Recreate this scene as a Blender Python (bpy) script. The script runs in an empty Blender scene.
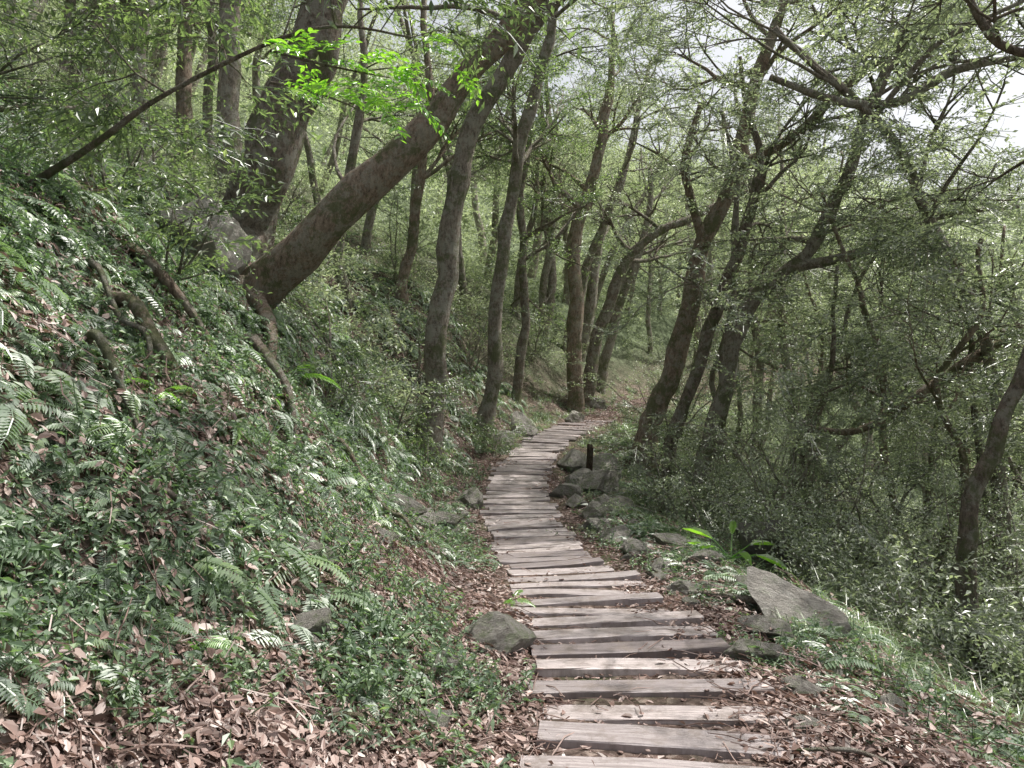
import bpy, math, random, time, bmesh
import numpy as np
from mathutils import Vector, Matrix, Quaternion, Euler, noise
random.seed(11); rng=np.random.default_rng(11)
R=random.random
def U(a,b): return a+(b-a)*random.random()
scene=bpy.context.scene
COL=scene.collection
EL=math.radians(61); AZ=math.radians(62)
SUN=Vector((math.sin(AZ)*math.cos(EL),math.cos(AZ)*math.cos(EL),math.sin(EL)))

# ---------------------------------------------------------------- terrain
PY=[-300,-20,-3,0,2.7,3.3,4.4,5.8,7.8,10,12.5,14.5,17,19,22,26,30,36,60,300]
PXv=[.2,.2,.2,.3,.55,.62,.58,.47,.2,.04,.25,.7,1.6,2.7,4.3,7.5,12,21,65,450]
PZv=[.3,.3,.2,.15,.04,-.03,-.14,-.32,-.5,-.56,-.45,-.37,-.35,-.3,-.15,0,.2,.5,1,2]
_g=np.arange(-300,300,.1)
def _sm(v):
    a=np.interp(_g,PY,v); k=np.exp(-np.linspace(-2,2,13)**2); k/=k.sum()
    return np.convolve(np.pad(a,6,mode='edge'),k,mode='valid')
GX=_sm(PXv); GZ=_sm(PZv); GS=np.gradient(GX,.1)
def pathx(y): return np.interp(y,_g,GX)
def pathz(y): return np.interp(y,_g,GZ)
def paths(y): return np.interp(y,_g,GS)
def _h(i,j,s): 
    v=np.sin(i*127.1+j*311.7+s*74.7)*43758.5453
    return v-np.floor(v)
def vn(x,y,s=0):
    xi=np.floor(x);yi=np.floor(y);fx=x-xi;fy=y-yi
    fx=fx*fx*(3-2*fx);fy=fy*fy*(3-2*fy)
    a=_h(xi,yi,s);b=_h(xi+1,yi,s);c=_h(xi,yi+1,s);d=_h(xi+1,yi+1,s)
    return (a+(b-a)*fx)*(1-fy)+(c+(d-c)*fx)*fy-.5
def lat(x,y):
    s=np.clip(paths(y),-3,3)
    return (x-pathx(y))/np.sqrt(1+s*s)
def height(x,y):
    x=np.asarray(x,float);y=np.asarray(y,float)
    l=lat(x,y); tl=np.maximum(0,-l-.55); tr=np.maximum(0,l-.55)
    fl=np.interp(tl,[0,.4,1,2,3,4,6,12,30,80,300],[0,.06,.5,1.6,2.5,3.05,4.1,7.4,16,34,60])
    k=np.clip((y-4)/4,0,1); k2=np.clip((40-y)/25,0,1)
    fl=fl*(1+.25*k*k2)*(1-.3*np.clip((y-18)/16,0,1)*np.clip((x+12)/10,0,1))
    fr=np.interp(tr,[0,.5,1,2,3,6,12,30,80,160,300],[0,.03,.12,.55,1.1,2.8,6,13,22,8,25])
    am=np.clip((np.abs(l)-.5)/1.5,0,1)
    n=am*(.5*vn(x*.5,y*.5,1)+.28*vn(x*1.3,y*1.3,2)+.18*vn(x*3.1,y*3.1,3))+(.02+.06*am)*vn(x*9,y*9,4)
    far=np.clip((np.abs(l)-12)/20,0,1)*3*vn(x*.08,y*.08,5)
    return pathz(y)+fl-fr+n+far
def H(x,y): return float(height(x,y))
def normal(x,y):
    e=.12
    v=Vector((-(H(x+e,y)-H(x-e,y))/(2*e),-(H(x,y+e)-H(x,y-e))/(2*e),1)); return v.normalized()

# ---------------------------------------------------------------- materials
def newmat(name):
    m=bpy.data.materials.new(name); m.use_nodes=True
    nt=m.node_tree; nt.nodes.clear()
    return m,nt
def N(nt,t,**kw):
    n=nt.nodes.new(t)
    for k,v in kw.items():
        if k.startswith('_'): setattr(n,k[1:],v)
        else: n.inputs[k.replace('__',' ')].default_value=v
    return n
def L(nt,a,b): nt.links.new(a,b)
def ramp(nt,cols,fac=None,interp='LINEAR'):
    r=nt.nodes.new('ShaderNodeValToRGB'); r.color_ramp.interpolation=interp
    el=r.color_ramp.elements
    while len(el)<len(cols): el.new(.5)
    for e,(p,c) in zip(el,cols): e.position=p; e.color=(c[0],c[1],c[2],1)
    if fac is not None: L(nt,fac,r.inputs[0])
    return r
def noi(nt,vec,scale,detail=4,rough=.6):
    n=N(nt,'ShaderNodeTexNoise',Scale=scale,Detail=detail,Roughness=rough)
    if vec is not None: L(nt,vec,n.inputs['Vector'])
    return n
def leafmat(name,cols,trans=.35,rough=.4,tint=(1.25,1.4,.7),gloss=.12):
    m,nt=newmat(name)
    at=N(nt,'ShaderNodeAttribute',_attribute_name='rnd')
    oi=N(nt,'ShaderNodeAttribute',_attribute_name='ir')
    mx=N(nt,'ShaderNodeMath',_operation='MULTIPLY'); L(nt,at.outputs['Fac'],mx.inputs[0]); mx.inputs[1].default_value=.55
    m2=N(nt,'ShaderNodeMath',_operation='MULTIPLY_ADD'); L(nt,oi.outputs['Fac'],m2.inputs[0]); m2.inputs[1].default_value=.45; L(nt,mx.outputs[0],m2.inputs[2])
    r=ramp(nt,cols,m2.outputs[0])
    d=N(nt,'ShaderNodeBsdfDiffuse'); L(nt,r.outputs[0],d.inputs['Color'])
    g=N(nt,'ShaderNodeBsdfGlossy',Roughness=rough); g.inputs['Color'].default_value=(1,1,.97,1)
    t=N(nt,'ShaderNodeBsdfTranslucent')
    mc=N(nt,'ShaderNodeMix',_data_type='RGBA',_blend_type='MULTIPLY'); mc.inputs[0].default_value=1
    L(nt,r.outputs[0],mc.inputs[6]); mc.inputs[7].default_value=(tint[0]*1.7,tint[1]*1.7,tint[2]*1.7,1)
    L(nt,mc.outputs[2],t.inputs['Color'])
    ms=N(nt,'ShaderNodeMixShader'); ms.inputs[0].default_value=trans
    L(nt,d.outputs[0],ms.inputs[1]);L(nt,t.outputs[0],ms.inputs[2])
    mg=N(nt,'ShaderNodeMixShader'); mg.inputs[0].default_value=gloss
    L(nt,ms.outputs[0],mg.inputs[1]);L(nt,g.outputs[0],mg.inputs[2])
    o=N(nt,'ShaderNodeOutputMaterial'); L(nt,mg.outputs[0],o.inputs[0])
    return m
M_leaf=leafmat('leaf_green',[(0,(.06,.085,.048)),(.4,(.115,.16,.085)),(.75,(.18,.235,.12)),(1,(.30,.35,.2))],.45,.42)
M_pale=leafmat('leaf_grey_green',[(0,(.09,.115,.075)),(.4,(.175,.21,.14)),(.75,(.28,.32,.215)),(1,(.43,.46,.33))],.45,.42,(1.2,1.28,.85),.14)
M_far_haze=leafmat('leaf_distant_haze',[(0,(.13,.155,.10)),(.5,(.25,.29,.19)),(1,(.44,.48,.34))],.45,.5,(1.15,1.2,.88),gloss=.08)  # lighter, greyer leaf colours imitate haze over the distant trees
M_bright=leafmat('leaf_bright',[(0,(.13,.26,.04)),(1,(.25,.42,.08))],.5,.35,(1.3,1.5,.5))
M_fern=leafmat('fern_green',[(0,(.075,.12,.075)),(.5,(.13,.195,.12)),(.85,(.20,.275,.155)),(1,(.3,.39,.17))],.4,.45)
M_herb=leafmat('herb_green',[(0,(.055,.095,.055)),(.5,(.11,.175,.095)),(1,(.22,.30,.15))],.35,.5,gloss=.09)
M_grass=leafmat('grass_green',[(0,(.09,.14,.055)),(.6,(.17,.24,.10)),(1,(.32,.37,.2))],.4,.4)
M_litter=leafmat('dead_leaves',[(0,(.08,.048,.038)),(.3,(.165,.105,.088)),(.55,(.27,.185,.16)),(.8,(.38,.285,.25)),(1,(.60,.52,.47))],.08,.5,(1.1,.85,.6),.06)

def barkmat(name,dark,light,lich=.5):
    m,nt=newmat(name)
    tc=N(nt,'ShaderNodeTexCoord')
    mp=N(nt,'ShaderNodeMapping'); mp.inputs['Scale'].default_value=(9,9,3.6); L(nt,tc.outputs['Object'],mp.inputs[0])
    n1=noi(nt,mp.outputs[0],2.8,10,.82)
    n2=noi(nt,tc.outputs['Object'],5.3,9,.82)
    r=ramp(nt,[(.38,dark),(.58,light)],n1.outputs[0])
    lr=ramp(nt,[(.49,(0,0,0)),(.54,(lich,lich,lich))],n2.outputs[0])
    mx=N(nt,'ShaderNodeMix',_data_type='RGBA'); L(nt,lr.outputs[0],mx.inputs[0]); L(nt,r.outputs[0],mx.inputs[6]); mx.inputs[7].default_value=(.56,.555,.48,1)
    n3=noi(nt,tc.outputs['Object'],2.6,9,.8)
    mr=ramp(nt,[(.51,(0,0,0)),(.57,(.75,.75,.75))],n3.outputs[0])
    m2=N(nt,'ShaderNodeMix',_data_type='RGBA'); L(nt,mr.outputs[0],m2.inputs[0]); L(nt,mx.outputs[2],m2.inputs[6]); m2.inputs[7].default_value=(.17,.20,.095,1)
    b=N(nt,'ShaderNodeBump',Strength=1,Distance=.12)
    L(nt,n1.outputs[0],b.inputs['Height'])
    p=N(nt,'ShaderNodeBsdfDiffuse'); L(nt,m2.outputs[2],p.inputs['Color']); L(nt,b.outputs[0],p.inputs['Normal'])
    o=N(nt,'ShaderNodeOutputMaterial'); L(nt,p.outputs[0],o.inputs[0]); return m
M_bark=barkmat('bark_grey',(.14,.12,.10),(.50,.44,.37),.6)
M_barkb=barkmat('bark_brown',(.15,.115,.09),(.54,.43,.34),.45)
M_barkd=barkmat('bark_dark',(.10,.083,.068),(.38,.32,.265),.5)

def groundmat():
    m,nt=newmat('forest_floor')
    tc=N(nt,'ShaderNodeTexCoord')
    v=N(nt,'ShaderNodeTexVoronoi',Scale=26,Randomness=1); L(nt,tc.outputs['Object'],v.inputs['Vector'])
    sep=N(nt,'ShaderNodeSeparateColor'); L(nt,v.outputs['Color'],sep.inputs[0])
    r=ramp(nt,[(0,(.06,.042,.034)),(.4,(.13,.09,.075)),(.75,(.23,.175,.15)),(1,(.36,.29,.25))],sep.outputs[0])
    n1=noi(nt,tc.outputs['Object'],3,6,.7)
    soil=ramp(nt,[(.42,(0,0,0)),(.6,(1,1,1))],n1.outputs[0])
    mx=N(nt,'ShaderNodeMix',_data_type='RGBA'); L(nt,soil.outputs[0],mx.inputs[0]); L(nt,r.outputs[0],mx.inputs[6]); mx.inputs[7].default_value=(.10,.078,.066,1)
    n2=noi(nt,tc.outputs['Object'],.8,5,.7)
    gr=ramp(nt,[(.5,(0,0,0)),(.66,(.8,.8,.8))],n2.outputs[0])
    m2=N(nt,'ShaderNodeMix',_data_type='RGBA'); L(nt,gr.outputs[0],m2.inputs[0]); L(nt,mx.outputs[2],m2.inputs[6]); m2.inputs[7].default_value=(.08,.10,.05,1)
    at=N(nt,'ShaderNodeAttribute',_attribute_name='cover')
    n4=noi(nt,tc.outputs['Object'],1.9,10,.8)
    fc=ramp(nt,[(.35,(.04,.052,.03)),(.65,(.22,.26,.16))],n4.outputs[0])
    m3=N(nt,'ShaderNodeMix',_data_type='RGBA'); L(nt,at.outputs['Fac'],m3.inputs[0]); L(nt,m2.outputs[2],m3.inputs[6]); L(nt,fc.outputs[0],m3.inputs[7])
    b=N(nt,'ShaderNodeBump',Strength=.8,Distance=.03)
    n5=noi(nt,tc.outputs['Object'],30,6,.7); ad=N(nt,'ShaderNodeMath',_operation='ADD'); L(nt,n5.outputs[0],ad.inputs[0]); L(nt,v.outputs['Distance'],ad.inputs[1]); L(nt,ad.outputs[0],b.inputs['Height'])
    p=N(nt,'ShaderNodeBsdfDiffuse'); L(nt,m3.outputs[2],p.inputs['Color']); L(nt,b.outputs[0],p.inputs['Normal'])
    o=N(nt,'ShaderNodeOutputMaterial'); L(nt,p.outputs[0],o.inputs[0]); return m
M_ground=groundmat()
def rockmat(name='rock_mossy',k=1.0,moss=.5):
    m,nt=newmat(name)
    tc=N(nt,'ShaderNodeTexCoord')
    n1=noi(nt,tc.outputs['Object'],5,9,.75)
    r=ramp(nt,[(.32,(.22*k,.195*k,.165*k)),(.5,(.40*k,.37*k,.33*k)),(.7,(.62*k,.59*k,.54*k))],n1.outputs[0])
    n2=noi(nt,tc.outputs['Object'],2.5,8,.78)
    g=ramp(nt,[(moss-.02,(0,0,0)),(moss+.07,(.8,.8,.8))],n2.outputs[0])
    mx=N(nt,'ShaderNodeMix',_data_type='RGBA'); L(nt,g.outputs[0],mx.inputs[0]); L(nt,r.outputs[0],mx.inputs[6]); mx.inputs[7].default_value=(.17,.2,.10,1)
    n3=noi(nt,tc.outputs['Object'],6,10,.78)
    b=N(nt,'ShaderNodeBump',Strength=1,Distance=.12); L(nt,n3.outputs[0],b.inputs['Height'])
    p=N(nt,'ShaderNodeBsdfPrincipled',Roughness=.75); L(nt,mx.outputs[2],p.inputs['Base Color']); L(nt,b.outputs[0],p.inputs['Normal'])
    o=N(nt,'ShaderNodeOutputMaterial'); L(nt,p.outputs[0],o.inputs[0]); return m
M_rock=rockmat()
M_rockp=rockmat('rock_pale',1.25,.56)
M_rockd=rockmat('rock_dark',.45,.48)
def woodmat():
    m,nt=newmat('weathered_plank')
    uv=N(nt,'ShaderNodeUVMap',_uv_map='UVMap')
    mp=N(nt,'ShaderNodeMapping'); mp.inputs['Scale'].default_value=(2.5,45,1); L(nt,uv.outputs[0],mp.inputs[0])
    n1=noi(nt,mp.outputs[0],1.6,8,.7)
    r=ramp(nt,[(.3,(.15,.127,.123)),(.5,(.34,.305,.30)),(.72,(.52,.48,.475))],n1.outputs[0])
    at=N(nt,'ShaderNodeAttribute',_attribute_name='rnd')
    tr=ramp(nt,[(0,(.5,.46,.46)),(.6,(.95,.92,.92)),(1,(1.35,1.3,1.27))],at.outputs['Fac'])
    mx=N(nt,'ShaderNodeMix',_data_type='RGBA',_blend_type='MULTIPLY'); mx.inputs[0].default_value=1; L(nt,r.outputs[0],mx.inputs[6]); L(nt,tr.outputs[0],mx.inputs[7])
    tc=N(nt,'ShaderNodeTexCoord'); n2=noi(nt,tc.outputs['Object'],6,9,.75)
    dr=ramp(nt,[(.48,(0,0,0)),(.6,(.75,.75,.75))],n2.outputs[0])
    m2=N(nt,'ShaderNodeMix',_data_type='RGBA'); L(nt,dr.outputs[0],m2.inputs[0]); L(nt,mx.outputs[2],m2.inputs[6]); m2.inputs[7].default_value=(.19,.155,.135,1)
    rr=ramp(nt,[(.3,(.34,.34,.34)),(.7,(.58,.58,.58))],n2.outputs[0])
    b=N(nt,'ShaderNodeBump',Strength=.9,Distance=.01); L(nt,n1.outputs[0],b.inputs['Height'])
    p=N(nt,'ShaderNodeBsdfPrincipled'); L(nt,m2.outputs[2],p.inputs['Base Color']); L(nt,b.outputs[0],p.inputs['Normal']); L(nt,rr.outputs[0],p.inputs['Roughness'])
    o=N(nt,'ShaderNodeOutputMaterial'); L(nt,p.outputs[0],o.inputs[0]); return m
M_wood=woodmat()

# ---------------------------------------------------------------- mesh helpers
def mkmesh(name,V,F,mat,rnd=None,smooth=False):
    me=bpy.data.meshes.new(name); me.from_pydata([tuple(v) for v in V],[],F)
    if mat: me.materials.append(mat)
    if rnd is not None:
        a=me.attributes.new('rnd','FLOAT','FACE'); a.data.foreach_set('value',np.asarray(rnd,dtype=np.float32))
    if smooth: me.polygons.foreach_set('use_smooth',[True]*len(me.polygons))
    me.update(); return me
def obj(name,me,parent=None,link=True):
    o=bpy.data.objects.new(name,me)
    if link: COL.objects.link(o)
    if parent: o.parent=parent
    return o
class MB:
    def __init__(s): s.V=[];s.F=[];s.r=[]
    def leaf(s,p,d,n,ln,w,rnd,curl=.15,fold=.15,simple=False):
        d=d.normalized(); side=d.cross(n)
        if side.length<1e-4: side=d.cross(Vector((.3,.5,.8)))
        side.normalize(); up=side.cross(d).normalized()
        b=len(s.V); f=up*(w*fold)
        if simple:
            s.V+=[p,p+d*ln*.45+side*w*.5+f,p+d*ln-up*ln*curl,p+d*ln*.45-side*w*.5+f]
            s.F.append((b,b+1,b+2,b+3)); s.r.append(rnd); return
        s.V+= [p, p+d*ln*.3+side*w*.5+f, p+d*ln*.68+side*w*.4+f-up*ln*curl*.4, p+d*ln-up*ln*curl,
               p+d*ln*.68-side*w*.4+f-up*ln*curl*.4, p+d*ln*.3-side*w*.5+f]
        s.F+=[(b,b+1,b+2,b+3),(b,b+3,b+4,b+5)]; s.r+=[rnd,rnd]
    def tube(s,pts,rad,sides,rnd=0,wob=0.0):
        n=len(pts); b=len(s.V)
        t=(pts[1]-pts[0]).normalized(); a=t.orthogonal().normalized()
        for i in range(n):
            t=(pts[min(i+1,n-1)]-pts[max(i-1,0)])
            if t.length<1e-6: t=Vector((0,0,1))
            t.normalize(); a=(a-t*a.dot(t)); a.normalize(); c=t.cross(a)
            for k in range(sides):
                th=2*math.pi*k/sides; q=a*math.cos(th)+c*math.sin(th)
                rr=rad[i]
                if wob: rr*=1+wob*noise.noise((pts[i]+q*rad[i])*2.2)+wob*.6*noise.noise((pts[i]+q*rad[i])*6)
                s.V.append(pts[i]+q*rr)
        for i in range(n-1):
            for k in range(sides):
                k2=(k+1)%sides
                s.F.append((b+i*sides+k,b+i*sides+k2,b+(i+1)*sides+k2,b+(i+1)*sides+k)); s.r.append(rnd)
        s.F.append(tuple(b+(n-1)*sides+k for k in range(sides))); s.r.append(rnd)
    def mesh(s,name,mat,smooth=False): return mkmesh(name,s.V,s.F,mat,s.r,smooth)
def rv(a=1): return Vector((U(-a,a),U(-a,a),U(-a,a)))

def protocol(name,meshes):
    c=bpy.data.collections.new(name)
    for i,me in enumerate(meshes):
        o=bpy.data.objects.new(name,me); c.objects.link(o)
    return c
def sprig(length,nl,ls,lw,branches,mat,droop=.15,spread=.35,simple=True,tw=.5):
    mb=MB()
    for b in range(branches):
        a=U(-1,1)*(.2+.6*(b>0)); d=Vector((math.cos(a),math.sin(a),U(-.25,.35)))
        p=Vector((0,0,0)) if b==0 else Vector((length*U(0,.5),0,0)); ln=length*U(.6,1)
        pts=[p.copy()]; q=p.copy()
        for i in range(4):
            d=(d+Vector((0,U(-.1,.1),-droop*.4))).normalized(); q=q+d*ln/4; pts.append(q.copy())
        mb.tube([pts[0],pts[2],pts[4]],[.005,.004,.002],3,0.0)
        n=nl//branches
        for i in range(n):
            t=(i+.5)/n*3.99; k=int(t); pp=pts[k].lerp(pts[k+1],t-k)
            sd=1 if i%2 else -1
            side=Vector((-d.y,d.x,0)).normalized()*sd
            dd=(d*U(.1,.9)+side*U(.5,1)+Vector((0,0,U(-spread,spread)))).normalized()
            nn=(Vector((0,0,1))+rv(tw)).normalized()
            mb.leaf(pp+rv(.03),dd,nn,ls*U(.65,1.25),lw*U(.75,1.2),R(),U(.05,.3),.15,simple)
    return mb.mesh('leaf_sprig',mat)
def clump(rad,nl,ls,mat):
    mb=MB()
    cs=[rv(rad*.6) for _ in range(7)]
    for i in range(nl):
        c=random.choice(cs); p=c+Vector((random.gauss(0,.2),random.gauss(0,.2),random.gauss(0,.09)))*rad
        d=Vector((U(-1,1),U(-1,1),U(-.6,.25)))
        mb.leaf(p,d,(Vector((0,0,1))+rv(.7)).normalized(),ls*U(.6,1.3),ls*.45*U(.7,1.2),R(),.15,.15,True)
    return mb.mesh('leaf_clump',mat)
def fern(nf,ln,mat,pinn=15,lift=.7):
    mb=MB()
    for f in range(nf):
        a=2*math.pi*f/nf+U(-.4,.4); out=Vector((math.cos(a),math.sin(a),0)); l=ln*U(.5,1.1)
        el=U(.3,1.1)*lift; p=Vector((0,0,0)); d=(out*math.cos(el)+Vector((0,0,1))*math.sin(el)); pts=[p.copy()]
        sw=U(-.12,.12)
        for i in range(8):
            d=(d+Vector((-out.y*sw,out.x*sw,-.13-.02*i))).normalized(); p=p+d*l/8; pts.append(p.copy())
        mb.tube(pts[::2],[.004]*5,3,.6)
        side=Vector((-out.y,out.x,0)); r=R()
        for i in range(pinn):
            t=.18+.82*(i+.5)/pinn; tt=t*7.99; k=int(tt); pp=pts[k].lerp(pts[k+1],tt-k); dd=(pts[k+1]-pts[k]).normalized()
            w=l*.24*math.sin(math.pi*min(1,(t*.9+.1))**.8)**.8*(1.05-t*.35)+.01
            for sd in (-1,1):
                q=(side*sd+dd*.35+Vector((0,0,U(-.25,0)))).normalized()
                mb.leaf(pp,q,Vector((0,0,1)),w*U(.8,1.08),l*.055,min(1,r*.7+R()*.3),.12,.1,True)
    return mb.mesh('fern_fronds',mat)
def herb(ns,hgt,ls,mat):
    mb=MB()
    for s_ in range(ns):
        base=Vector((U(-.15,.15),U(-.15,.15),0)); top=base+Vector((U(-.12,.12),U(-.12,.12),hgt*U(.4,1)))
        mb.tube([base,top],[.003,.002],3,.3)
        for i in range(6):
            t=U(.35,1); a=R()*6.28; d=Vector((math.cos(a),math.sin(a),U(-.4,.5)))
            mb.leaf(base.lerp(top,t),d,Vector((0,0,1))+rv(.6),ls*U(.4,1.3),ls*.42*U(.7,1.2),R(),.25,.15,True)
    return mb.mesh('herb_leaves',mat)
def grass(nb,ln,mat):
    mb=MB()
    for i in range(nb):
        a=R()*6.28; out=Vector((math.cos(a),math.sin(a),0)); side=Vector((-out.y,out.x,0)); p=Vector((U(-.06,.06),U(-.06,.06),0))
        l=ln*U(.5,1.15); w=.005*U(.7,1.5); el=U(.7,1.45); d=out*math.cos(el)+Vector((0,0,math.sin(el))); b=len(mb.V); r=R()
        bend=U(.25,.5)
        for k in range(5):
            ww=w*(1-k/4.3); mb.V+=[p+side*ww,p-side*ww]; d=(d+Vector((0,0,-bend))+out*.08).normalized(); p=p+d*l/4
        for k in range(4): mb.F.append((b+2*k,b+2*k+1,b+2*k+3,b+2*k+2)); mb.r.append(r)
    return mb.mesh('grass_tuft',mat)
def litter(nl,rad,mat):
    mb=MB()
    for i in range(nl):
        a=R()*6.28; rr=rad*math.sqrt(R()); p=Vector((rr*math.cos(a),rr*math.sin(a),U(.0,.025)))
        a=R()*6.28; d=Vector((math.cos(a),math.sin(a),U(-.25,.3))); l=U(.014,.055)
        mb.leaf(p,d,Vector((0,0,1))+rv(.55),l,l*U(.28,.6),R(),U(-.35,.4),U(-.1,.4))
    for i in range(4):
        a=R()*6.28; p=Vector((U(-rad,rad),U(-rad,rad),.025)); d=Vector((math.cos(a),math.sin(a),0))*U(.03,.13)
        mb.tube([p,p+d+rv(.015),p+d*2],[.0025,.0025,.002],3,U(0,.6))
    return mb.mesh('dead_leaf_patch',mat)
P_sprig=protocol('leaf_sprig',[sprig(U(.45,.6),44,.062,.03,5,M_leaf,.15,.6,tw=.8) for _ in range(4)])
P_sprigP=protocol('pale_leaf_sprig',[sprig(U(.42,.58),46,.054,.027,5,M_pale,.12,.7,tw=.9) for _ in range(5)])
P_sprigB=protocol('bright_sprig',[sprig(.5,26,.12,.04,3,M_bright,simple=False) for _ in range(2)])
P_sprigL=protocol('long_leaf_sprig',[sprig(.6,34,.10,.034,4,M_leaf,.3,.6) for _ in range(3)])
P_clump=protocol('leaf_clump',[clump(.75,130,.10,M_far_haze) for _ in range(4)])
P_clumpF=protocol('forest_clump',[clump(.75,80,.12,M_far_haze) for _ in range(4)])
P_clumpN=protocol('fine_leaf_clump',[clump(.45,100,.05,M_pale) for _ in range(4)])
P_fern=protocol('fern_plant',[fern(n,l,M_fern,17,li) for n,l,li in ((7,.5,.8),(6,.6,.6),(8,.42,1),(5,.55,.9))])
P_fernB=protocol('bright_fern',[fern(6,.5,M_bright,18,.7)])
P_herb=protocol('herb_plant',[herb(6,.16,.045,M_herb),herb(5,.24,.055,M_herb),herb(8,.10,.033,M_herb)])
P_grass=protocol('grass_tuft',[grass(26,.38,M_grass),grass(20,.5,M_grass)])
P_litter=protocol('dead_leaf_patch',[litter(56,.3,M_litter) for _ in range(5)])

_cache={}
def gn(coll):
    if coll.name in _cache: return _cache[coll.name]
    ng=bpy.data.node_groups.new('scatter_'+coll.name,'GeometryNodeTree')
    ng.interface.new_socket('Geometry',in_out='INPUT',socket_type='NodeSocketGeometry')
    ng.interface.new_socket('Geometry',in_out='OUTPUT',socket_type='NodeSocketGeometry')
    gi=ng.nodes.new('NodeGroupInput'); go=ng.nodes.new('NodeGroupOutput')
    ci=ng.nodes.new('GeometryNodeCollectionInfo'); ci.inputs['Collection'].default_value=coll
    ci.inputs['Separate Children'].default_value=True; ci.inputs['Reset Children'].default_value=True
    ip=ng.nodes.new('GeometryNodeInstanceOnPoints'); ip.inputs['Pick Instance'].default_value=True
    re=ng.nodes.new('GeometryNodeRealizeInstances')
    def na(nm,t):
        n=ng.nodes.new('GeometryNodeInputNamedAttribute'); n.data_type=t; n.inputs['Name'].default_value=nm; return n.outputs['Attribute']
    ng.links.new(gi.outputs[0],ip.inputs['Points']); ng.links.new(ci.outputs[0],ip.inputs['Instance'])
    ng.links.new(na('idx','INT'),ip.inputs['Instance Index'])
    ng.links.new(na('rot','FLOAT_VECTOR'),ip.inputs['Rotation'])
    ng.links.new(na('scl','FLOAT'),ip.inputs['Scale'])
    ng.links.new(ip.outputs[0],re.inputs[0]); ng.links.new(re.outputs[0],go.inputs[0]); _cache[coll.name]=ng; return ng
def scatter(name,items,coll,parent=None):
    me=bpy.data.meshes.new(name); n=len(items)
    me.vertices.add(n); me.vertices.foreach_set('co',np.array([tuple(i[0]) for i in items],dtype=np.float32).ravel())
    a=me.attributes.new('rot','FLOAT_VECTOR','POINT'); a.data.foreach_set('vector',np.array([tuple(i[1]) for i in items],dtype=np.float32).ravel())
    a=me.attributes.new('scl','FLOAT','POINT'); a.data.foreach_set('value',np.array([i[2] for i in items],dtype=np.float32))
    a=me.attributes.new('ir','FLOAT','POINT'); a.data.foreach_set('value',np.array([R() for i in items],dtype=np.float32))
    a=me.attributes.new('idx','INT','POINT'); a.data.foreach_set('value',np.array([random.randrange(64) for _ in items],dtype=np.int32))
    o=obj(name,me,parent); md=o.modifiers.new('scatter','NODES'); md.node_group=gn(coll); return o
def onground(x,y,s,up=.5,dz=0):
    n=normal(x,y); n=(n*(1-up)+Vector((0,0,1))*up).normalized()
    q=Vector((0,0,1)).rotation_difference(n)@Quaternion((0,0,1),R()*6.283)
    return (Vector((x,y,H(x,y)+dz)),q.to_euler(),s)

# ---------------------------------------------------------------- ground sheet
def axis(lo,hi,c,n):
    u=np.linspace(-1,1,n); v=np.sinh(u*5.2)/np.sinh(5.2)
    return np.where(v<0,c+v*(c-lo),c+v*(hi-c))
xs=axis(-300,300,0,330); ys=axis(-60,300,4,360)
XX,YY=np.meshgrid(xs,ys); ZZ=height(XX,YY)
V=np.stack([XX.ravel(),YY.ravel(),ZZ.ravel()],1)
nx=len(xs); ny=len(ys)
i=np.arange((nx-1)*(ny-1)); r_=i//(nx-1); c_=i%(nx-1); b=r_*nx+c_
F=np.stack([b,b+1,b+nx+1,b+nx],1)
me=bpy.data.meshes.new('forest_ground'); me.from_pydata(V.tolist(),[],F.tolist()); me.materials.append(M_ground)
me.polygons.foreach_set('use_smooth',[True]*len(me.polygons))
at=me.attributes.new('cover','FLOAT','POINT'); at.data.foreach_set('value',(np.clip((np.hypot(XX,YY).ravel()-14)/10,0,1)*np.clip((np.abs(lat(XX,YY)).ravel()-.8)/1.5,0,1)).astype(np.float32))
obj('forest_ground',me)

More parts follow.
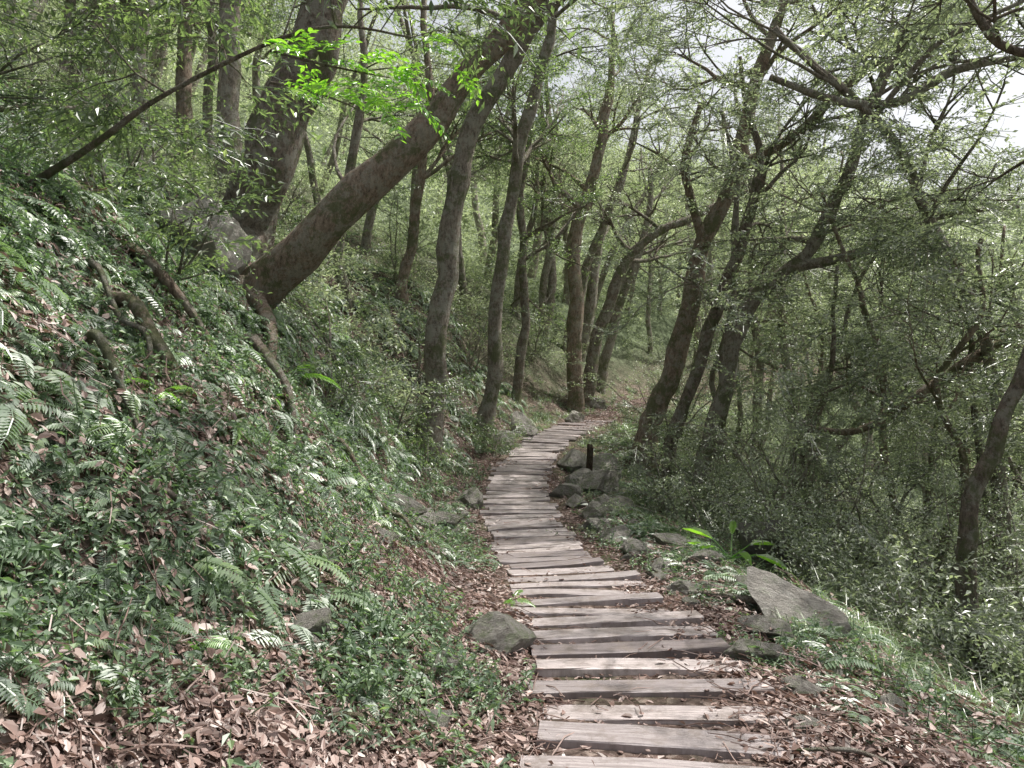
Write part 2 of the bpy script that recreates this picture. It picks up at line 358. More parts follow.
# ---------------------------------------------------------------- plank path
V=[];F=[];RN=[];UVs=[]
y=-1.0; k=0
while y<17.6:
    c=Vector((float(pathx(y)),y,float(pathz(y)))); s=float(paths(y))
    t=Vector((s,1,float((pathz(y+.2)-pathz(y-.2))/.4))).normalized(); sd=Vector((t.y,-t.x,0)).normalized()
    near=y<6.0
    sd=(sd+t*U(-.07,.07)).normalized(); up=sd.cross(t).normalized(); sd=(sd+up*U(-.035,.035)).normalized()
    w=(U(.145,.185) if near else U(.155,.19)); ln=U(1.04,1.2) if y<5.2 else (U(.95,1.08) if near else U(.82,1.0))
    c=c+sd*(U(-.05,.05)+(.04 if y<4 else 0))+up*(.024+U(-.012,.012)); rr=R(); th=.06; nseg=8; ch=.006
    b=len(V); uo=R()*10; warp=U(-.012,.012)
    prof=[(-w/2,-th),(-w/2,-ch),(-w/2+ch,0),(w/2-ch,0),(w/2,-ch),(w/2,-th)]
    e0=U(-.03,.03);e1=U(-.03,.03)
    for j in range(nseg+1):
        f=j/nseg-.5
        for q,(a,z) in enumerate(prof):
            ed=(noise.noise(Vector((f*5+k*7.3,q*.7,0)))*.011)
            V.append(c+sd*(f*ln)+t*(a+ed+(e0 if f<0 else e1)*abs(f))+up*(z+warp*(4*f*f-.5)))
    for j in range(nseg):
        for q in range(5):
            F.append((b+j*6+q,b+j*6+q+1,b+(j+1)*6+q+1,b+(j+1)*6+q)); RN.append(rr)
            UVs+= [((j)/nseg*ln+uo,prof[q][0]+k*.37),((j)/nseg*ln+uo,prof[q+1][0]+k*.37),((j+1)/nseg*ln+uo,prof[q+1][0]+k*.37),((j+1)/nseg*ln+uo,prof[q][0]+k*.37)]
    for e in (0,nseg):
        F.append(tuple(b+e*6+q for q in range(6))); RN.append(rr); UVs+=[(uo,prof[q][0]*2) for q in range(6)]
    y+= (U(.26,.30) if near else U(.185,.22))/math.sqrt(1+s*s); k+=1
me=mkmesh('plank_steps',V,F,M_wood,RN); ul=me.uv_layers.new(name='UVMap'); ul.data.foreach_set('uv',np.array(UVs,dtype=np.float32).ravel())
obj('plank_path',me)

# ---------------------------------------------------------------- trees
def smooth(P,sub=5):
    pts=[];rad=[]
    n=len(P)
    for i in range(n-1):
        p0=P[max(i-1,0)];p1=P[i];p2=P[i+1];p3=P[min(i+2,n-1)]
        for j in range(sub):
            t=j/sub
            q=[.5*((2*p1[k])+(-p0[k]+p2[k])*t+(2*p0[k]-5*p1[k]+4*p2[k]-p3[k])*t*t+(-p0[k]+3*p1[k]-3*p2[k]+p3[k])*t**3) for k in range(4)]
            pts.append(Vector(q[:3]));rad.append(max(.004,q[3]))
    pts.append(Vector(P[-1][:3]));rad.append(P[-1][3]); return pts,rad
def grow(mb,lv,p,d,ln,r,lvl,mx,up=.04,wander=.28,step=.28,nch=(3,5)):
    n=max(4,int(ln/step)); st=ln/n; pts=[p.copy()];rad=[r]
    dirs=[d.copy()]
    for i in range(n):
        d=(d+rv(wander)+Vector((0,0,up))).normalized(); p=p+d*st; pts.append(p.copy()); rad.append(r*(1-.72*(i+1)/n)); dirs.append(d.copy())
    mb.tube(pts,rad,[8,6,4,3][min(lvl,3)])
    if lvl<mx:
        for c in range(random.randint(*nch)):
            k=random.randint(max(1,int(n*.3)),n); a=dirs[k]; o=a.orthogonal().normalized(); o.rotate(Quaternion(a,R()*6.28))
            o.z*=.6; dd=(a*U(.5,.9)+o*U(.6,1)).normalized()
            grow(mb,lv,pts[k],dd,ln*U(.45,.7),rad[k]*.65+.002,lvl+1,mx,up*.5,wander,step*.8,nch)
    if lvl>=mx-1:
        for k in range(int(n*.3),n+1): lv.append((pts[k],dirs[k]))
def leafitems(lv,dens,smin,smax):
    it=[]
    for p,d in lv:
        # leaves above the view mostly left out, so light reaches the path
        over=(p.z-1.6)>.6*max(p.y,0)+.5
        f=.07 if over else 1
        # canopy thinned along the sun's rays to light the bend, near path and bank
        gx=p.x-SUN.x/SUN.z*p.z; gy=p.y-SUN.y/SUN.z*p.z; l=float(lat(gx,gy))
        if 15.5<gy<28 and -2.5<l<2.0 and p.z>1.0: f*=.22
        elif gy<8 and -2.5<l<1.5 and p.z>1.2: f*=.6
        elif -2<l<1 and gy<15: f*=.75
        if R()<dens*f:
            yaw=math.atan2(d.y,d.x)+U(-1,1)
            it.append((p+rv(.06),(U(-.7,.7),U(-.4,.5),yaw),U(smin,smax)))
    return it
def tree(name,P,mat,coll=None,dens=.48,sc=(.8,1.2),limbs=(),sides=14,base=True,nb=7,blen=(1.6,2.8),frac=.5,mx=2,thin=.86):
    if coll is None: coll=P_sprigP if (P[0][0]>1 ) else P_sprig
    P=[[p[0],p[1],p[2],p[3]*thin] for p in P]
    if base:
        x,y,z,r=P[0]; g=H(x,y); P=[[x,y,min(g-.3,z-.3),r*1.3],[x,y,max(min(g+.12,P[1][2]-.3),g+.02),r*1.08]]+P[1:]
    pts,rad=smooth(P)
    for i in range(1,len(pts)-1): pts[i]=pts[i]+Vector((noise.noise(pts[i]*.9),noise.noise(pts[i]*.9+Vector((9,0,0))),0))*.12+Vector((noise.noise(pts[i]*2.3),0,0))*.05
    mb=MB(); mb.tube(pts,rad,sides,0,.3)
    lv=[]
    for Lm in limbs:
        q,rr=smooth([list(a) for a in Lm]); mb.tube(q,rr,8,0,.2)
        for j in range(int(len(q)*.4),len(q),2):
            d=rv(1); d.z=abs(d.z)*.5+.1; grow(mb,lv,q[j],d.normalized(),U(.7,1.3),rr[j]*.5,1,2,.03)
    n=len(pts)
    for b in range(nb):
        k=random.randint(int(n*frac),n-1); a=R()*6.28; d=Vector((math.cos(a),math.sin(a),U(.1,.8))).normalized()
        grow(mb,lv,pts[k],d,U(*blen),rad[k]*.5,0,mx)
    o=obj(name,mb.mesh('trunk_mesh',mat,True))
    it=leafitems(lv,dens,*sc)
    if it: scatter('foliage',it,coll,o)
    return o
tree('leaning_tree',[(-3.0,8,1.6,.34),(-2.80,8,2.1,.31),(-1.34,7.9,3.44,.22),(-.64,7.8,4.2,.16),(.08,7.6,4.95,.13),(.76,7.4,5.7,.11),(1.6,7.2,6.9,.08)],M_barkb,nb=4,frac=.75,thin=.85,sides=20)
tree('leaning_tree',[(-1.25,11,.2,.27),(-1.07,11,1.75,.24),(-.89,11,3.68,.22),(-.48,11,4.94,.2),(.49,10.8,6.36,.17),(1.6,10.5,7.4,.12),(2.6,10.4,8.6,.07)],M_bark,nb=5,frac=.65,thin=.68)
tree('broadleaf_tree',[(-3.75,10,2.6,.46),(-3.68,10,3.0,.44),(-3.07,10,4.7,.40),(-2.39,10,6.46,.34),(-2.0,10,8.4,.25),(-1.7,10,10,.12)],M_barkd,nb=5,frac=.6,sides=20)
tree('broadleaf_tree',[(-5.05,13,3.5,.27),(-5.0,13,4.6,.24),(-4.95,13,7.6,.2),(-4.7,13,10,.12)],M_bark,nb=5,frac=.65)
tree('broadleaf_tree',[(-7.9,16,5,.25),(-8,16,6.8,.22),(-8.3,16,10.2,.17),(-8.0,16,12,.1)],M_bark,nb=5,frac=.6)
tree('broadleaf_tree',[(-6.5,15,5,.2),(-6.7,15,6.8,.17),(-6.4,15,9.5,.13),(-6.7,15,11.5,.08)],M_barkb,nb=5,frac=.6)
for x,y in [(-7.2,13.2),(-9.2,15.5),(-5.9,14.6),(-8.6,12.8),(-6.0,11.8)]:
    g=H(x,y); tree('slender_tree',[(x,y,g,.1),(x+U(-.1,.1),y,g+2,.09),(x+U(-.3,.3),y,g+4.5,.075),(x+U(-.4,.4),y,g+7.5,.04)],M_bark,nb=3,frac=.6,dens=.4,thin=1)
tree('broadleaf_tree',[(-.45,14,.2,.22),(-.32,14,1.8,.19),(-.13,14,3.7,.18),(.15,14,5.2,.16),(.62,14,6.9,.14),(.9,14,8.6,.08)],M_bark,nb=7,thin=.72,frac=.6)
tree('broadleaf_tree',[(.1,17,.2,.13),(.3,17,2.4,.11),(.2,17,5.0,.1),(.7,17,8,.06)],M_barkd,nb=5)
tree('broadleaf_tree',[(-2.2,15,2,.15),(-2.1,15,3.4,.13),(-1.7,15,6,.11),(-1.9,15,9,.06)],M_barkb,nb=4,thin=.8)
tree('broadleaf_tree',[(-2.9,13,2,.12),(-3.0,13,3.4,.11),(-2.6,13,6,.09),(-2.7,13,9,.05)],M_bark,nb=4,thin=.8)
tree('broadleaf_tree',[(1.54,19,0,.3),(1.6,19,1.6,.26),(1.62,19,4.17,.25),(2.0,19,5.45,.22),(2.5,19,7.8,.15),(2.6,19,10,.08)],M_barkb,nb=8,thin=.72,frac=.55)
tree('arching_tree',[(2.0,20,.1,.27),(2.15,20,.9,.24),(2.4,20,1.9,.23),(2.86,20,3.2,.2),(3.73,20,4.4,.17),(5.1,20,5.0,.13),(6.3,19.8,5.6,.07)],M_barkd,nb=6,thin=.72,frac=.6)
tree('arching_tree',[(2.5,21.5,.1,.24),(2.7,21.5,1.2,.21),(3.3,21.5,3.0,.18),(3.9,21.5,4.8,.14),(4.0,21.5,6.6,.09)],M_bark,nb=5,thin=.7,frac=.6)
tree('broadleaf_tree',[(1.0,22,.8,.16),(.9,22,3,.14),(1.3,22,6,.12),(1.0,22,9.5,.06)],M_bark,nb=6,frac=.5)
tree('broadleaf_tree',[(2.3,13,-.4,.27),(2.45,13,.2,.25),(2.78,13,1.07,.23),(3.3,13,3.0,.21),(3.92,13,4.59,.18),(4.18,13,5.8,.15),(4.7,13,7.2,.11),(5.0,13,8.5,.06)],M_barkb,nb=7,frac=.62,thin=.78,
     limbs=[[(3.4,13,3.2,.09),(3.08,12.8,4.1,.08),(2.95,12.6,4.7,.07),(3.2,12.5,5.6,.05)],[(3.9,13,4.6,.1),(4.7,12.3,5.0,.08),(5.6,11.8,5.9,.06),(6.6,11.5,6.2,.03)]])
tree('broadleaf_tree',[(2.5,12,-.5,.14),(2.6,12,0,.13),(2.89,12,.95,.12),(3.37,12,2.25,.11),(3.78,12,3.38,.1),(3.94,12,4.7,.08),(3.7,12,6.2,.04)],M_barkd,nb=4,frac=.65)
tree('broadleaf_tree',[(3.0,11.5,-.8,.2),(3.1,11.5,0,.18),(3.23,11.5,.67,.17),(3.62,11.5,2.07,.16),(4.48,11.4,2.92,.14),(5.0,11.2,3.8,.12),(5.3,11,5.0,.09),(5.9,11,6.4,.05)],M_bark,nb=6,frac=.65,thin=.78,
     limbs=[[(4.2,11.4,2.7,.09),(5.2,11,2.9,.07),(6.2,10.8,3.4,.06),(7.2,10.5,3.5,.03)]])
tree('broadleaf_tree',[(3.3,12.3,-.8,.1),(3.45,12.3,.3,.09),(3.6,12.3,1.76,.08),(3.75,12.3,3.4,.07),(3.5,12.3,5.4,.04)],M_bark,nb=3,frac=.65)
tree('broadleaf_tree',[(3.7,6,-1,.11),(3.65,6,-.4,.1),(3.75,6,.3,.095),(4.04,6,.95,.09),(4.28,6,1.68,.08),(4.4,6,2.9,.07),(4.9,6,4.2,.05),(5.2,6,5.2,.03)],M_barkd,nb=5,blen=(1,1.8),thin=.7,dens=.4)
tree('broadleaf_tree',[(6.0,9,-2,.16),(6.0,9,-.5,.14),(5.7,9,1.6,.12),(5.0,9,3.4,.1),(4.2,9,4.5,.09),(3.2,9,5.4,.06)],M_bark,nb=6,frac=.5,thin=.6,dens=.42,
     limbs=[[(3.14,9,4.8,.04),(3.99,9,4.5,.055),(4.7,9,4.5,.06),(5.45,9,4.9,.055),(6.6,9,5.1,.03)],[(4.4,9,4.3,.04),(4.9,8.6,5.0,.035),(5.3,8.3,5.2,.03),(6.2,8.2,5.6,.02)]])
tree('broadleaf_tree',[(7.6,8.6,-2.5,.15),(7.2,8.8,-.5,.13),(6.2,9,1.54,.09),(5.2,9.2,.95,.07),(4.35,9.4,.45,.05),(3.8,9.5,.5,.03)],M_barkb,nb=3,frac=.4,blen=(1,1.6))
tree('broadleaf_tree',[(5.2,4.2,-2,.2),(5.1,4.3,.5,.17),(4.8,4.6,2.6,.14),(4.3,4.9,3.9,.1),(3.4,5.1,4.3,.06)],M_barkd,nb=2,frac=.6,blen=(1,1.8),dens=.3,
     limbs=[[(4.4,4.9,3.8,.05),(3.75,5,3.55,.04),(3.3,5,3.6,.03),(3.03,5,4.0,.025),(2.7,5,4.4,.02)]])
tree('understorey_tree',[(-4.4,5.0,1.5,.12),(-4.2,5.0,3.0,.1),(-3.6,4.9,4.2,.08),(-2.8,4.7,4.9,.05)],M_barkd,coll=P_sprigL,nb=8,frac=.4,blen=(1.2,2.0),sc=(.6,1.0),dens=.6,
     limbs=[[(-4.0,5,2.2,.03),(-2.7,4.6,2.75,.022),(-2.1,4.5,3.1,.016),(-1.2,4.4,3.45,.012),(-.6,4.4,3.4,.007)]])
for x,y,h,lx in [(4.6,8.4,5,.25),(5.4,10.2,6,-.3),(6.2,11.5,6,.2),(3.9,14.5,6,.15),(4.8,16,7,.3),(5.9,14,6,-.2),(7.2,13,7,.3),(8.4,14.5,7,-.2),(6.8,17,8,.1),(8.9,11.6,6,-.35),(5.0,13,5,.4),(9.6,17,8,.1),(7.4,10.4,6,.2),(4.1,10.6,4.5,.3),(5.6,8.0,5,.35),(6.6,9.6,6,-.3),(4.4,12.4,5,.45),(8.0,12.6,6,.4),(5.4,17,6,.35),(6.2,19,8,.3),(7.9,19,8,-.3)]:
    g=H(x,y); P=[(x,y,g,.06)]; cx=x;cy=y
    for j in range(6):
        cx+=lx*h/6*U(.2,1.8)*.7+U(-.2,.2); cy+=U(-.15,.15); P.append((cx,cy,g+h*(j+1)/6,.058*(1-.12*j)))
    tree('slender_tree',P,random.choice((M_bark,M_barkd,M_barkb)),nb=4,frac=.45,blen=(.9,1.7),dens=.32,thin=1,sides=9)
mb=MB();lv=[]
grow(mb,lv,Vector((-1.5,4.6,3.4)),Vector((1,-.1,-.15)),.8,.012,0,1,-.06,.2)
grow(mb,lv,Vector((-1.5,4.6,3.2)),Vector((.8,-.2,-.2)),.7,.010,0,1,-.05,.2)
o=obj('leafy_branch',mb.mesh('branch',M_barkd,True)); scatter('foliage',leafitems(lv,1.2,.35,.6),P_sprigB,o)

# background forest
mb=MB();lv=[]
cnt=0
while cnt<120:
    y=U(12,46); x=U(-.9,.95)*y*.95
    if cnt>95: y=U(21,36); x=U(-2,14)
    l=float(lat(x,y))
    if abs(l)<1.5: continue
    if y<17 and -1.5<l<4: continue
    if y<15 and -6<x<0: continue
    g=H(x,y); h=U(6,10); r=U(.07,.17); lean=Vector((U(-.25,.25),U(-.2,.2),1)).normalized()
    if l<0: lean.x+=.15
    pts=[Vector((x,y,g-.3))]; n=10
    for i in range(n):
        lean=(lean+Vector((U(-.2,.2),U(-.2,.2),.04))).normalized(); pts.append(pts[-1]+lean*h/n)
    rad=[r*(1.25-.95*i/n) for i in range(n+1)]
    mb.tube(pts,rad,7,0,.15)
    for b in range(random.randint(4,7)):
        k=random.randint(4,n); a=R()*6.28; d=Vector((math.cos(a),math.sin(a),U(.1,.8))).normalized()
        grow(mb,lv,pts[k],d,U(1.5,2.8),rad[k]*.5,1,2,.04,.25,.4,(2,4))
    cnt+=1
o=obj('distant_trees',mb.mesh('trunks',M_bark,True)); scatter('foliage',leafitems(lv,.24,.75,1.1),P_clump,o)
it=[]
for _ in range(2300):
    y=U(22,110); x=U(-.85,.85)*y
    l=float(lat(x,y))
    if -2.2<l<3.5: continue
    it.append((Vector((x,y,H(x,y)+U(.3,5.5)*(1 if l<0 else 1.8))),(U(-.3,.3),U(-.3,.3),R()*6.28),U(1.0,2.0)*(.7+y/60)))
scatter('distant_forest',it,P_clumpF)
it=[]
for _ in range(1800):
    y=U(10,36); x=U(-.8,.85)*y
    l=float(lat(x,y))
    if -1.6<l<2 or (l>0 and y<14): continue
    it.append((Vector((x,y,H(x,y)+U(0,.5))),(U(-.3,.3),U(-.3,.3),R()*6.28),U(.5,1.0)))
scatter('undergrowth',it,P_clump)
it=[]
for _ in range(1400):
    y=U(4,15); x=float(pathx(y))+U(2.4,10)
    if x>.85*y+1: continue
    it.append((Vector((x,y,H(x,y)+U(.05,.8))),(U(-.3,.3),U(-.3,.3),R()*6.28),U(.7,1.2)))
scatter('valley_undergrowth',it,P_clumpN)

# shrubs
def shrub(name,x,y,h,coll,sc=(.6,1),n=5,dens=.5):
    mb=MB();lv=[]
    for i in range(n):
        a=R()*6.28; d=Vector((math.cos(a)*.6,math.sin(a)*.6,1)).normalized()
        grow(mb,lv,Vector((x+U(-.1,.1),y+U(-.1,.1),H(x,y)-.05)),d,h*U(.7,1.1),.01+.006*h,1,2,-.03,.2,.22,(3,5))
    o=obj(name,mb.mesh('stems',M_bark,True)); scatter('foliage',leafitems(lv,dens,*sc),coll,o)
for x,y,h in [(3.3,8.2,2.0),(4.3,7.6,2.3),(5.0,8.8,2.4),(3.9,10,1.9),(5.2,6.8,2.4),(4.2,5.9,1.5),(5.8,10.5,2.4),(6.8,9,2.6),(3.2,9.9,1.5),(4.9,12,2.2),(7,12.5,2.8),(3.1,14.8,1.8),(4.6,15.5,2.3),(6.2,14.8,2.4),(8.5,12,2.8),(4.0,17.5,1.8),(4.6,4.8,1.3),(5.8,5.9,2.0),(3.6,7.0,1.7),(6.3,7.4,2.4),(3.0,9.0,2.0),(4.7,6.4,2.0),(4.0,8.8,2.6),(5.6,7.6,2.6),(3.5,10.8,2.2),(6.0,8.6,2.6),(2.3,10.2,1.3),(3.3,5.9,.8)]:
    shrub('shrub',x,y,h,P_sprigP if R()<.75 else P_clumpN,(.55,.95),5,.58 )
for x,y,h in [(-2.6,5.6,.8),(-3.6,6.6,1.0),(-4.2,8.2,1.5),(-2.2,9.2,1.1),(-1.6,10.2,1.0),(-5.2,9.8,1.7),(-3.2,11.5,1.5),(-1.7,13,1.5),(-6.5,11.5,2.0),(-4.5,13.5,1.8),(-2.5,16,1.8),(-.9,16,1.5),(.6,20,1.6),(-3.6,4.4,1.0),(-8,13.5,2.0),(-.3,12.9,.6),(-1.9,8.0,.8),(-1.1,9.3,.6)]:
    shrub('shrub',x,y,h,P_sprigL if R()<.5 else P_sprig,(.45,.8))

# ---------------------------------------------------------------- ground cover
lit=[];fe=[];he=[];gr=[]
for _ in range(60000):
    if len(lit)>3700: break
    y=1+13*R()**1.6; x=U(-.85,.8)*(y+1)+.2
    l=float(lat(x,y)); 
    if abs(l)<.5 and R()<.88: continue
    d=1.0
    if l<-1.8: d=.45
    if l>1.3: d=.4
    if y>6 and l<-.9: d*=.4
    if R()<d:
        lit.append(onground(x,y,U(.8,1.2),0,.0 if abs(l)>.5 else -.018))
for _ in range(220):
    y=U(16,26); x=float(pathx(y))+U(-.9,.9); lit.append(onground(x,y,U(.8,1.3),0))
scatter('fallen_leaves',lit,P_litter)
for _ in range(15000):
    y=1.2+16*R()**1.4; x=U(-.85,.85)*(y+1); l=float(lat(x,y))
    sc_=min(1,.5+y*.12)
    if l<-.62:
        n=float(vn(np.array(x*1.6),np.array(y*1.6),21))+.5; t=-l-.55
        p=min(1,t/1.5)*.95+(.35 if y>6 else 0.08)
        if n<p and R()<.66: fe.append(onground(x,y,sc_*U(.25,.8)*(.7 if t<.8 else 1)*(1.2 if y>6 else 1),.3))
    elif l>.9 and R()<.4: fe.append(onground(x,y,sc_*U(.35,.8),.5))
scatter('fern_cover',fe,P_fern)
for _ in range(21000):
    y=1.2+18*R()**1.4; x=U(-.85,.85)*(y+1); l=float(lat(x,y))
    n=float(vn(np.array(x*2.1),np.array(y*2.1),31)*.7+vn(np.array(x*6.1),np.array(y*6.1),32)*.6)+.5
    if l<-.62:
        t=-l-.55; p=(.24+.45*min(1,t/1.3)) if y<6 else .75
        if n<p and R()<.7: he.append(onground(x,y,U(.35,1.1),.4))
    elif l>.62 and n<.5 and R()<.75: he.append(onground(x,y,U(.35,.95),.6))
scatter('herb_cover',he,P_herb)
for _ in range(9000):
    y=1.5+20*R()**1.2; x=float(pathx(y))+U(.6,5); l=float(lat(x,y))
    n=float(vn(np.array(x*1.1),np.array(y*1.1),41))+.5
    if l>.8 and n<np.clip((l-.7)/1.2,.08,.75) and R()<.45: gr.append(onground(x,y,U(.35,.85),.7))
for _ in range(900):
    y=U(13,29); x=float(pathx(y))+random.choice((-1,1))*U(.55,2.0); gr.append(onground(x,y,U(.3,.7),.7))
scatter('grass_cover',gr,P_grass)
scatter('bright_fern',[(Vector((x,y,H(x,y)+.05)),(U(-.1,.1)+.1,.25,R()*6),s) for x,y,s in [(-1.75,3.7,.55),(-1.1,2.6,.4),(-2.1,7.0,1.0),(-1.7,5.2,.5),(.0,5.0,.35)]],P_fernB)

# ---------------------------------------------------------------- rocks
def rock(x,y,sx,sy,sz,rot=0,dz=0,seed=0,sub=4,mat=None):
    bm=bmesh.new(); bmesh.ops.create_icosphere(bm,subdivisions=sub,radius=1)
    planes=[]
    rr=random.Random(seed)
    for i in range(11):
        v=Vector((rr.uniform(-1,1),rr.uniform(-1,1),rr.uniform(-.8,1))).normalized(); planes.append((v,rr.uniform(.4,.8)))
    for v in bm.verts:
        p=v.co.copy()
        for n,dd in planes:
            e=p.dot(n)-dd
            if e>0: p-=n*e*.97
        p*=1+.10*noise.noise(p*2.5+Vector((seed,0,0)))+.05*noise.noise(p*7+Vector((seed,3,0)))
        v.co=p
    me=bpy.data.meshes.new('rock'); bm.to_mesh(me); bm.free(); me.materials.append(mat or M_rock)
    o=obj('rock' if max(sx,sz)<.38 else 'boulder',me); o.location=(x,y,H(x,y)+dz); o.scale=(sx*1.25,sy*1.25,sz*1.25); o.rotation_euler=(U(-.25,.25),U(-.25,.25),rot); return o
sd=1
rock(-3.0,7.4,.40,.32,.46,.9,.36,201,4,M_rockp)
rock(2.75,7.9,.42,.3,.42,.5,.32,207,4,M_rockd)
rock(1.84,4.9,.36,.19,.2,-.6,.1,211,4,M_rockp)
for a in [(1.3,3.95,.15,.12,.1,.3,.03),(-.05,3.95,.2,.14,.12,.2,.05),(-.3,3.4,.12,.1,.08,1,.03),(-.85,4.9,.13,.11,.07,.3,.03),
          (-1.45,6.0,.12,.1,.08,.3,.04),(-1.0,6.4,.26,.1,.08,-.5,.05),(-.85,3.1,.12,.08,.06,.5,.03),(-.3,2.9,.1,.08,.07,1.5,.02),(-1.0,3.6,.14,.1,.06,.5,.03),
          (.72,10.2,.22,.2,.16,.3,.05),(.95,11,.25,.2,.2,1,.1),(1.25,10.8,.34,.25,.2,.5,.14),(.8,9.4,.18,.14,.12,2,.05),(.95,8.8,.22,.15,.12,2,.05),(1.5,11.6,.34,.28,.26,2.5,.12),(1.0,12,.3,.24,.24,2.5,.08),(1.35,9.8,.3,.2,.15,1.1,.06),(.92,8.2,.18,.12,.1,.4,.04),(1.08,7.6,.2,.14,.1,1.4,.04),(1.2,6.9,.18,.12,.09,2,.03),(1.25,6.2,.16,.12,.08,.9,.03),(1.3,5.5,.14,.1,.07,.2,.03),(1.5,4.4,.14,.1,.07,2.2,.03),(1.35,3.4,.1,.08,.06,2.7,.02),(1.15,9.2,.24,.16,.14,.2,.06),
          (.25,15.2,.3,.25,.35,.4,.15),(-.15,13.6,.25,.2,.2,.6,.1),(1.6,7.2,.24,.14,.1,.2,.04),(1.6,6.3,.18,.12,.08,.6,.03),(1.7,3.3,.1,.08,.05,.6,.02),(1.8,5.7,.14,.1,.07,.6,.02),(2.2,20.0,.3,.3,.25,.6,.1),(1.5,17.4,.25,.2,.2,.6,.1),(-.7,8.0,.2,.15,.12,.6,.06),(-.55,9.5,.2,.15,.15,1.6,.06),(-.9,7.3,.22,.2,.14,1.6,.06)]:
    x,y,sx,sy,sz,ro,dz=a
    sd+=1; rock(x,y,sx,sy,sz,ro,dz,sd)
for i in range(90):
    y=U(2.2,11); x=float(pathx(y))+random.choice((-1,1,1))*U(.6,1.5); s=U(.02,.07); sd+=1; rock(x,y,s*1.4,s,s*.7,R()*6,s*.3,sd,2)

def root(name,P,mat):
    P=[(x,y,H(x,y)+dz,r) for x,y,dz,r in P]; q,rr=smooth(P); mb=MB(); mb.tube(q,rr,8,0,.35); obj(name,mb.mesh('root_mesh',mat,True))
root('tree_root',[(-2.35,4.3,.0,.05),(-2.15,4.2,.16,.045),(-2.0,4.1,.18,.04),(-1.85,4.0,.12,.03),(-1.75,3.95,-.04,.02)],M_barkb)
root('tree_root',[(-2.3,6.1,-.05,.05),(-2.05,5.8,.16,.04),(-1.8,5.5,.15,.035),(-1.6,5.3,.12,.03),(-1.45,5.0,-.05,.02)],M_barkd)
root('tree_root',[(-2.75,7.8,.1,.1),(-2.5,7.5,.12,.07),(-2.3,7.1,.1,.05),(-2.2,6.7,-.05,.03)],M_barkb)
root('tree_root',[(-2.8,5.3,.0,.05),(-2.5,5.1,.16,.04),(-2.2,5.2,.12,.03),(-1.9,5.0,-.05,.02)],M_barkb)
for x,y,s in [(-2.0,3.4,.5),(-1.9,4.8,.8),(-1.5,5.9,.9),(-2.4,6.8,1),(-1.2,6.9,.7),(-2.6,4.5,.9)]:
    P=[(x,y,-.03,.022)]; a=U(-1,1)-.8
    for j in range(5):
        a+=U(-.6,.6); x+=math.cos(a)*s*.22; y+=math.sin(a)*s*.22; P.append((x,y,U(.06,.2),.02-.002*j))
    root('hanging_root',P,random.choice((M_barkb,M_bark)))
root('fallen_branch',[(-1.2,3.1,.03,.012),(-.9,3.25,.05,.014),(-.5,3.2,.04,.012),(-.3,3.3,.03,.008)],M_barkb)
root('fallen_branch',[(-1.5,2.7,.03,.012),(-1.35,2.9,.06,.014),(-1.1,2.95,.04,.012),(-.8,3.2,.03,.008)],M_bark)
root('fallen_branch',[(1.3,5.4,.03,.02),(1.5,5.1,.05,.022),(1.8,4.9,.1,.02),(2.1,4.6,.05,.012)],M_bark)
for i in range(60):
    y=U(2,9); sdn=random.choice((-1,-1,1)); x=float(pathx(y))+sdn*U(.65,2.2); a=R()*6.28; l=U(.12,.4); dx=math.cos(a)*l;dy=math.sin(a)*l; r=U(.003,.009)
    root('fallen_twig',[(x,y,.03,r),(x+dx*.5+U(-.03,.03),y+dy*.5,.05,r),(x+dx,y+dy,.03,r*.6)],random.choice((M_bark,M_barkb)))

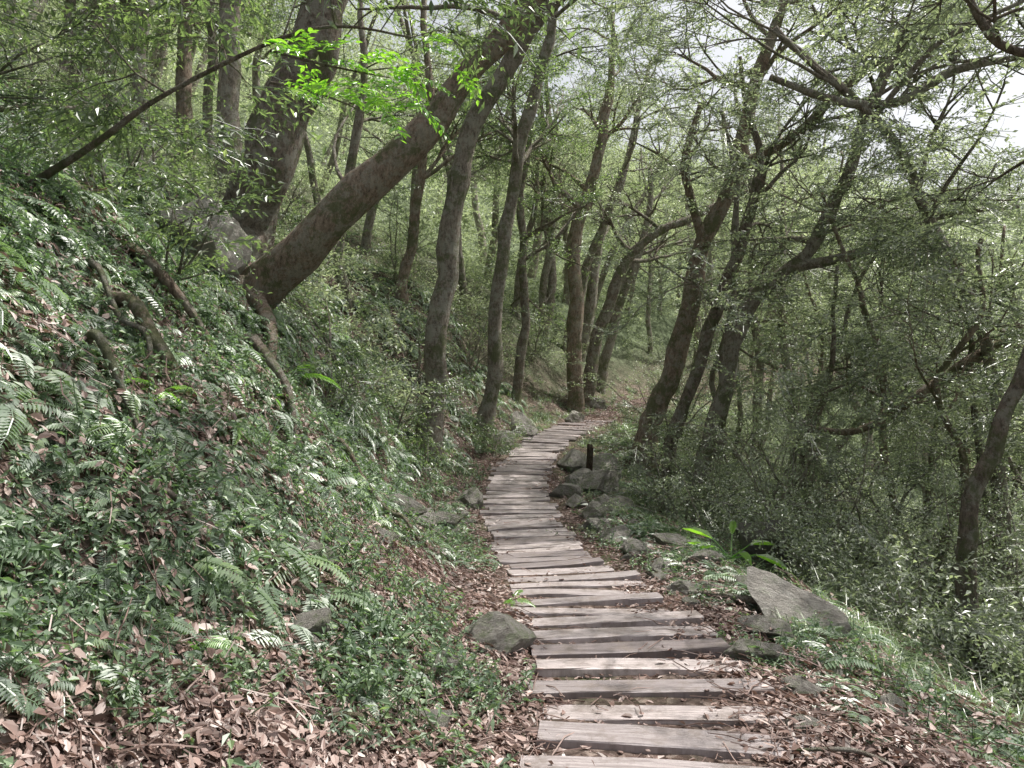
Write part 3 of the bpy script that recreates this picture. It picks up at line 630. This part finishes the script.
bm=bmesh.new(); bmesh.ops.create_cube(bm,size=1)
for v in bm.verts:
    v.co.x*=.08; v.co.y*=.08; v.co.z=(v.co.z+.5)*.56
    if v.co.z>.3: v.co.z+= .04 if v.co.y>0 else -.02
bmesh.ops.bevel(bm,geom=bm.edges[:],offset=.008,segments=2,affect='EDGES')
me=bpy.data.meshes.new('post'); bm.to_mesh(me); bm.free(); me.materials.append(barkmat('post_wood',(.05,.037,.03),(.15,.11,.085),.1))
o=obj('marker_post',me); o.location=(1.17,11.3,H(1.17,11.3)+.02); o.rotation_euler=(.03,.04,.3)
mb=MB()
for a,l,e in [(2.9,.42,.5),(2.4,.4,.7),(.3,.35,.5),(1.2,.3,.9),(-.6,.4,.3),(3.6,.36,.6),(-1.5,.35,.5)]:
    d=Vector((math.cos(a)*math.cos(e),math.sin(a)*math.cos(e),math.sin(e))); mb.tube([Vector((0,0,0)),d*.15,d*.3],[.008,.007,.005],4,.3)
    mb.leaf(d*.28,(d+Vector((0,0,-.35))),Vector((0,0,1)),l,l*.3,R(),.25,.2)
o=obj('broad_leaf_plant',mb.mesh('leaves',M_bright)); o.location=(2.1,7.1,H(2.1,7.1)+.12); o.scale=(.85,.85,.85)

# ---------------------------------------------------------------- light
w=bpy.data.worlds.new('World'); scene.world=w; w.use_nodes=True; nt=w.node_tree
bg=nt.nodes['Background']; sk=nt.nodes.new('ShaderNodeTexSky'); sk.sky_type='NISHITA'; sk.sun_disc=False; sk.sun_elevation=EL; sk.sun_rotation=AZ
sk.dust_density=6; sk.air_density=1
hs=nt.nodes.new('ShaderNodeHueSaturation'); hs.inputs['Saturation'].default_value=.3; hs.inputs['Value'].default_value=1.3   # thin white haze
nt.links.new(sk.outputs[0],hs.inputs['Color']); nt.links.new(hs.outputs[0],bg.inputs[0]); bg.inputs[1].default_value=.15
sl=bpy.data.lights.new('sun','SUN'); sl.energy=5; sl.angle=math.radians(.6); sl.color=(1,.97,.92)
so=obj('sun',sl); so.rotation_euler=SUN.to_track_quat('Z','Y').to_euler(); so.location=SUN*50
cam=bpy.data.cameras.new('camera'); co=obj('camera',cam); co.location=(0,0,1.6); co.rotation_euler=(math.radians(90),0,0)
cam.sensor_width=36; cam.lens=26; cam.shift_y=-44/1024; cam.clip_end=1000; cam.clip_start=.05
scene.camera=co
scene.view_settings.view_transform='Standard'; scene.view_settings.look='None'; scene.view_settings.exposure=0
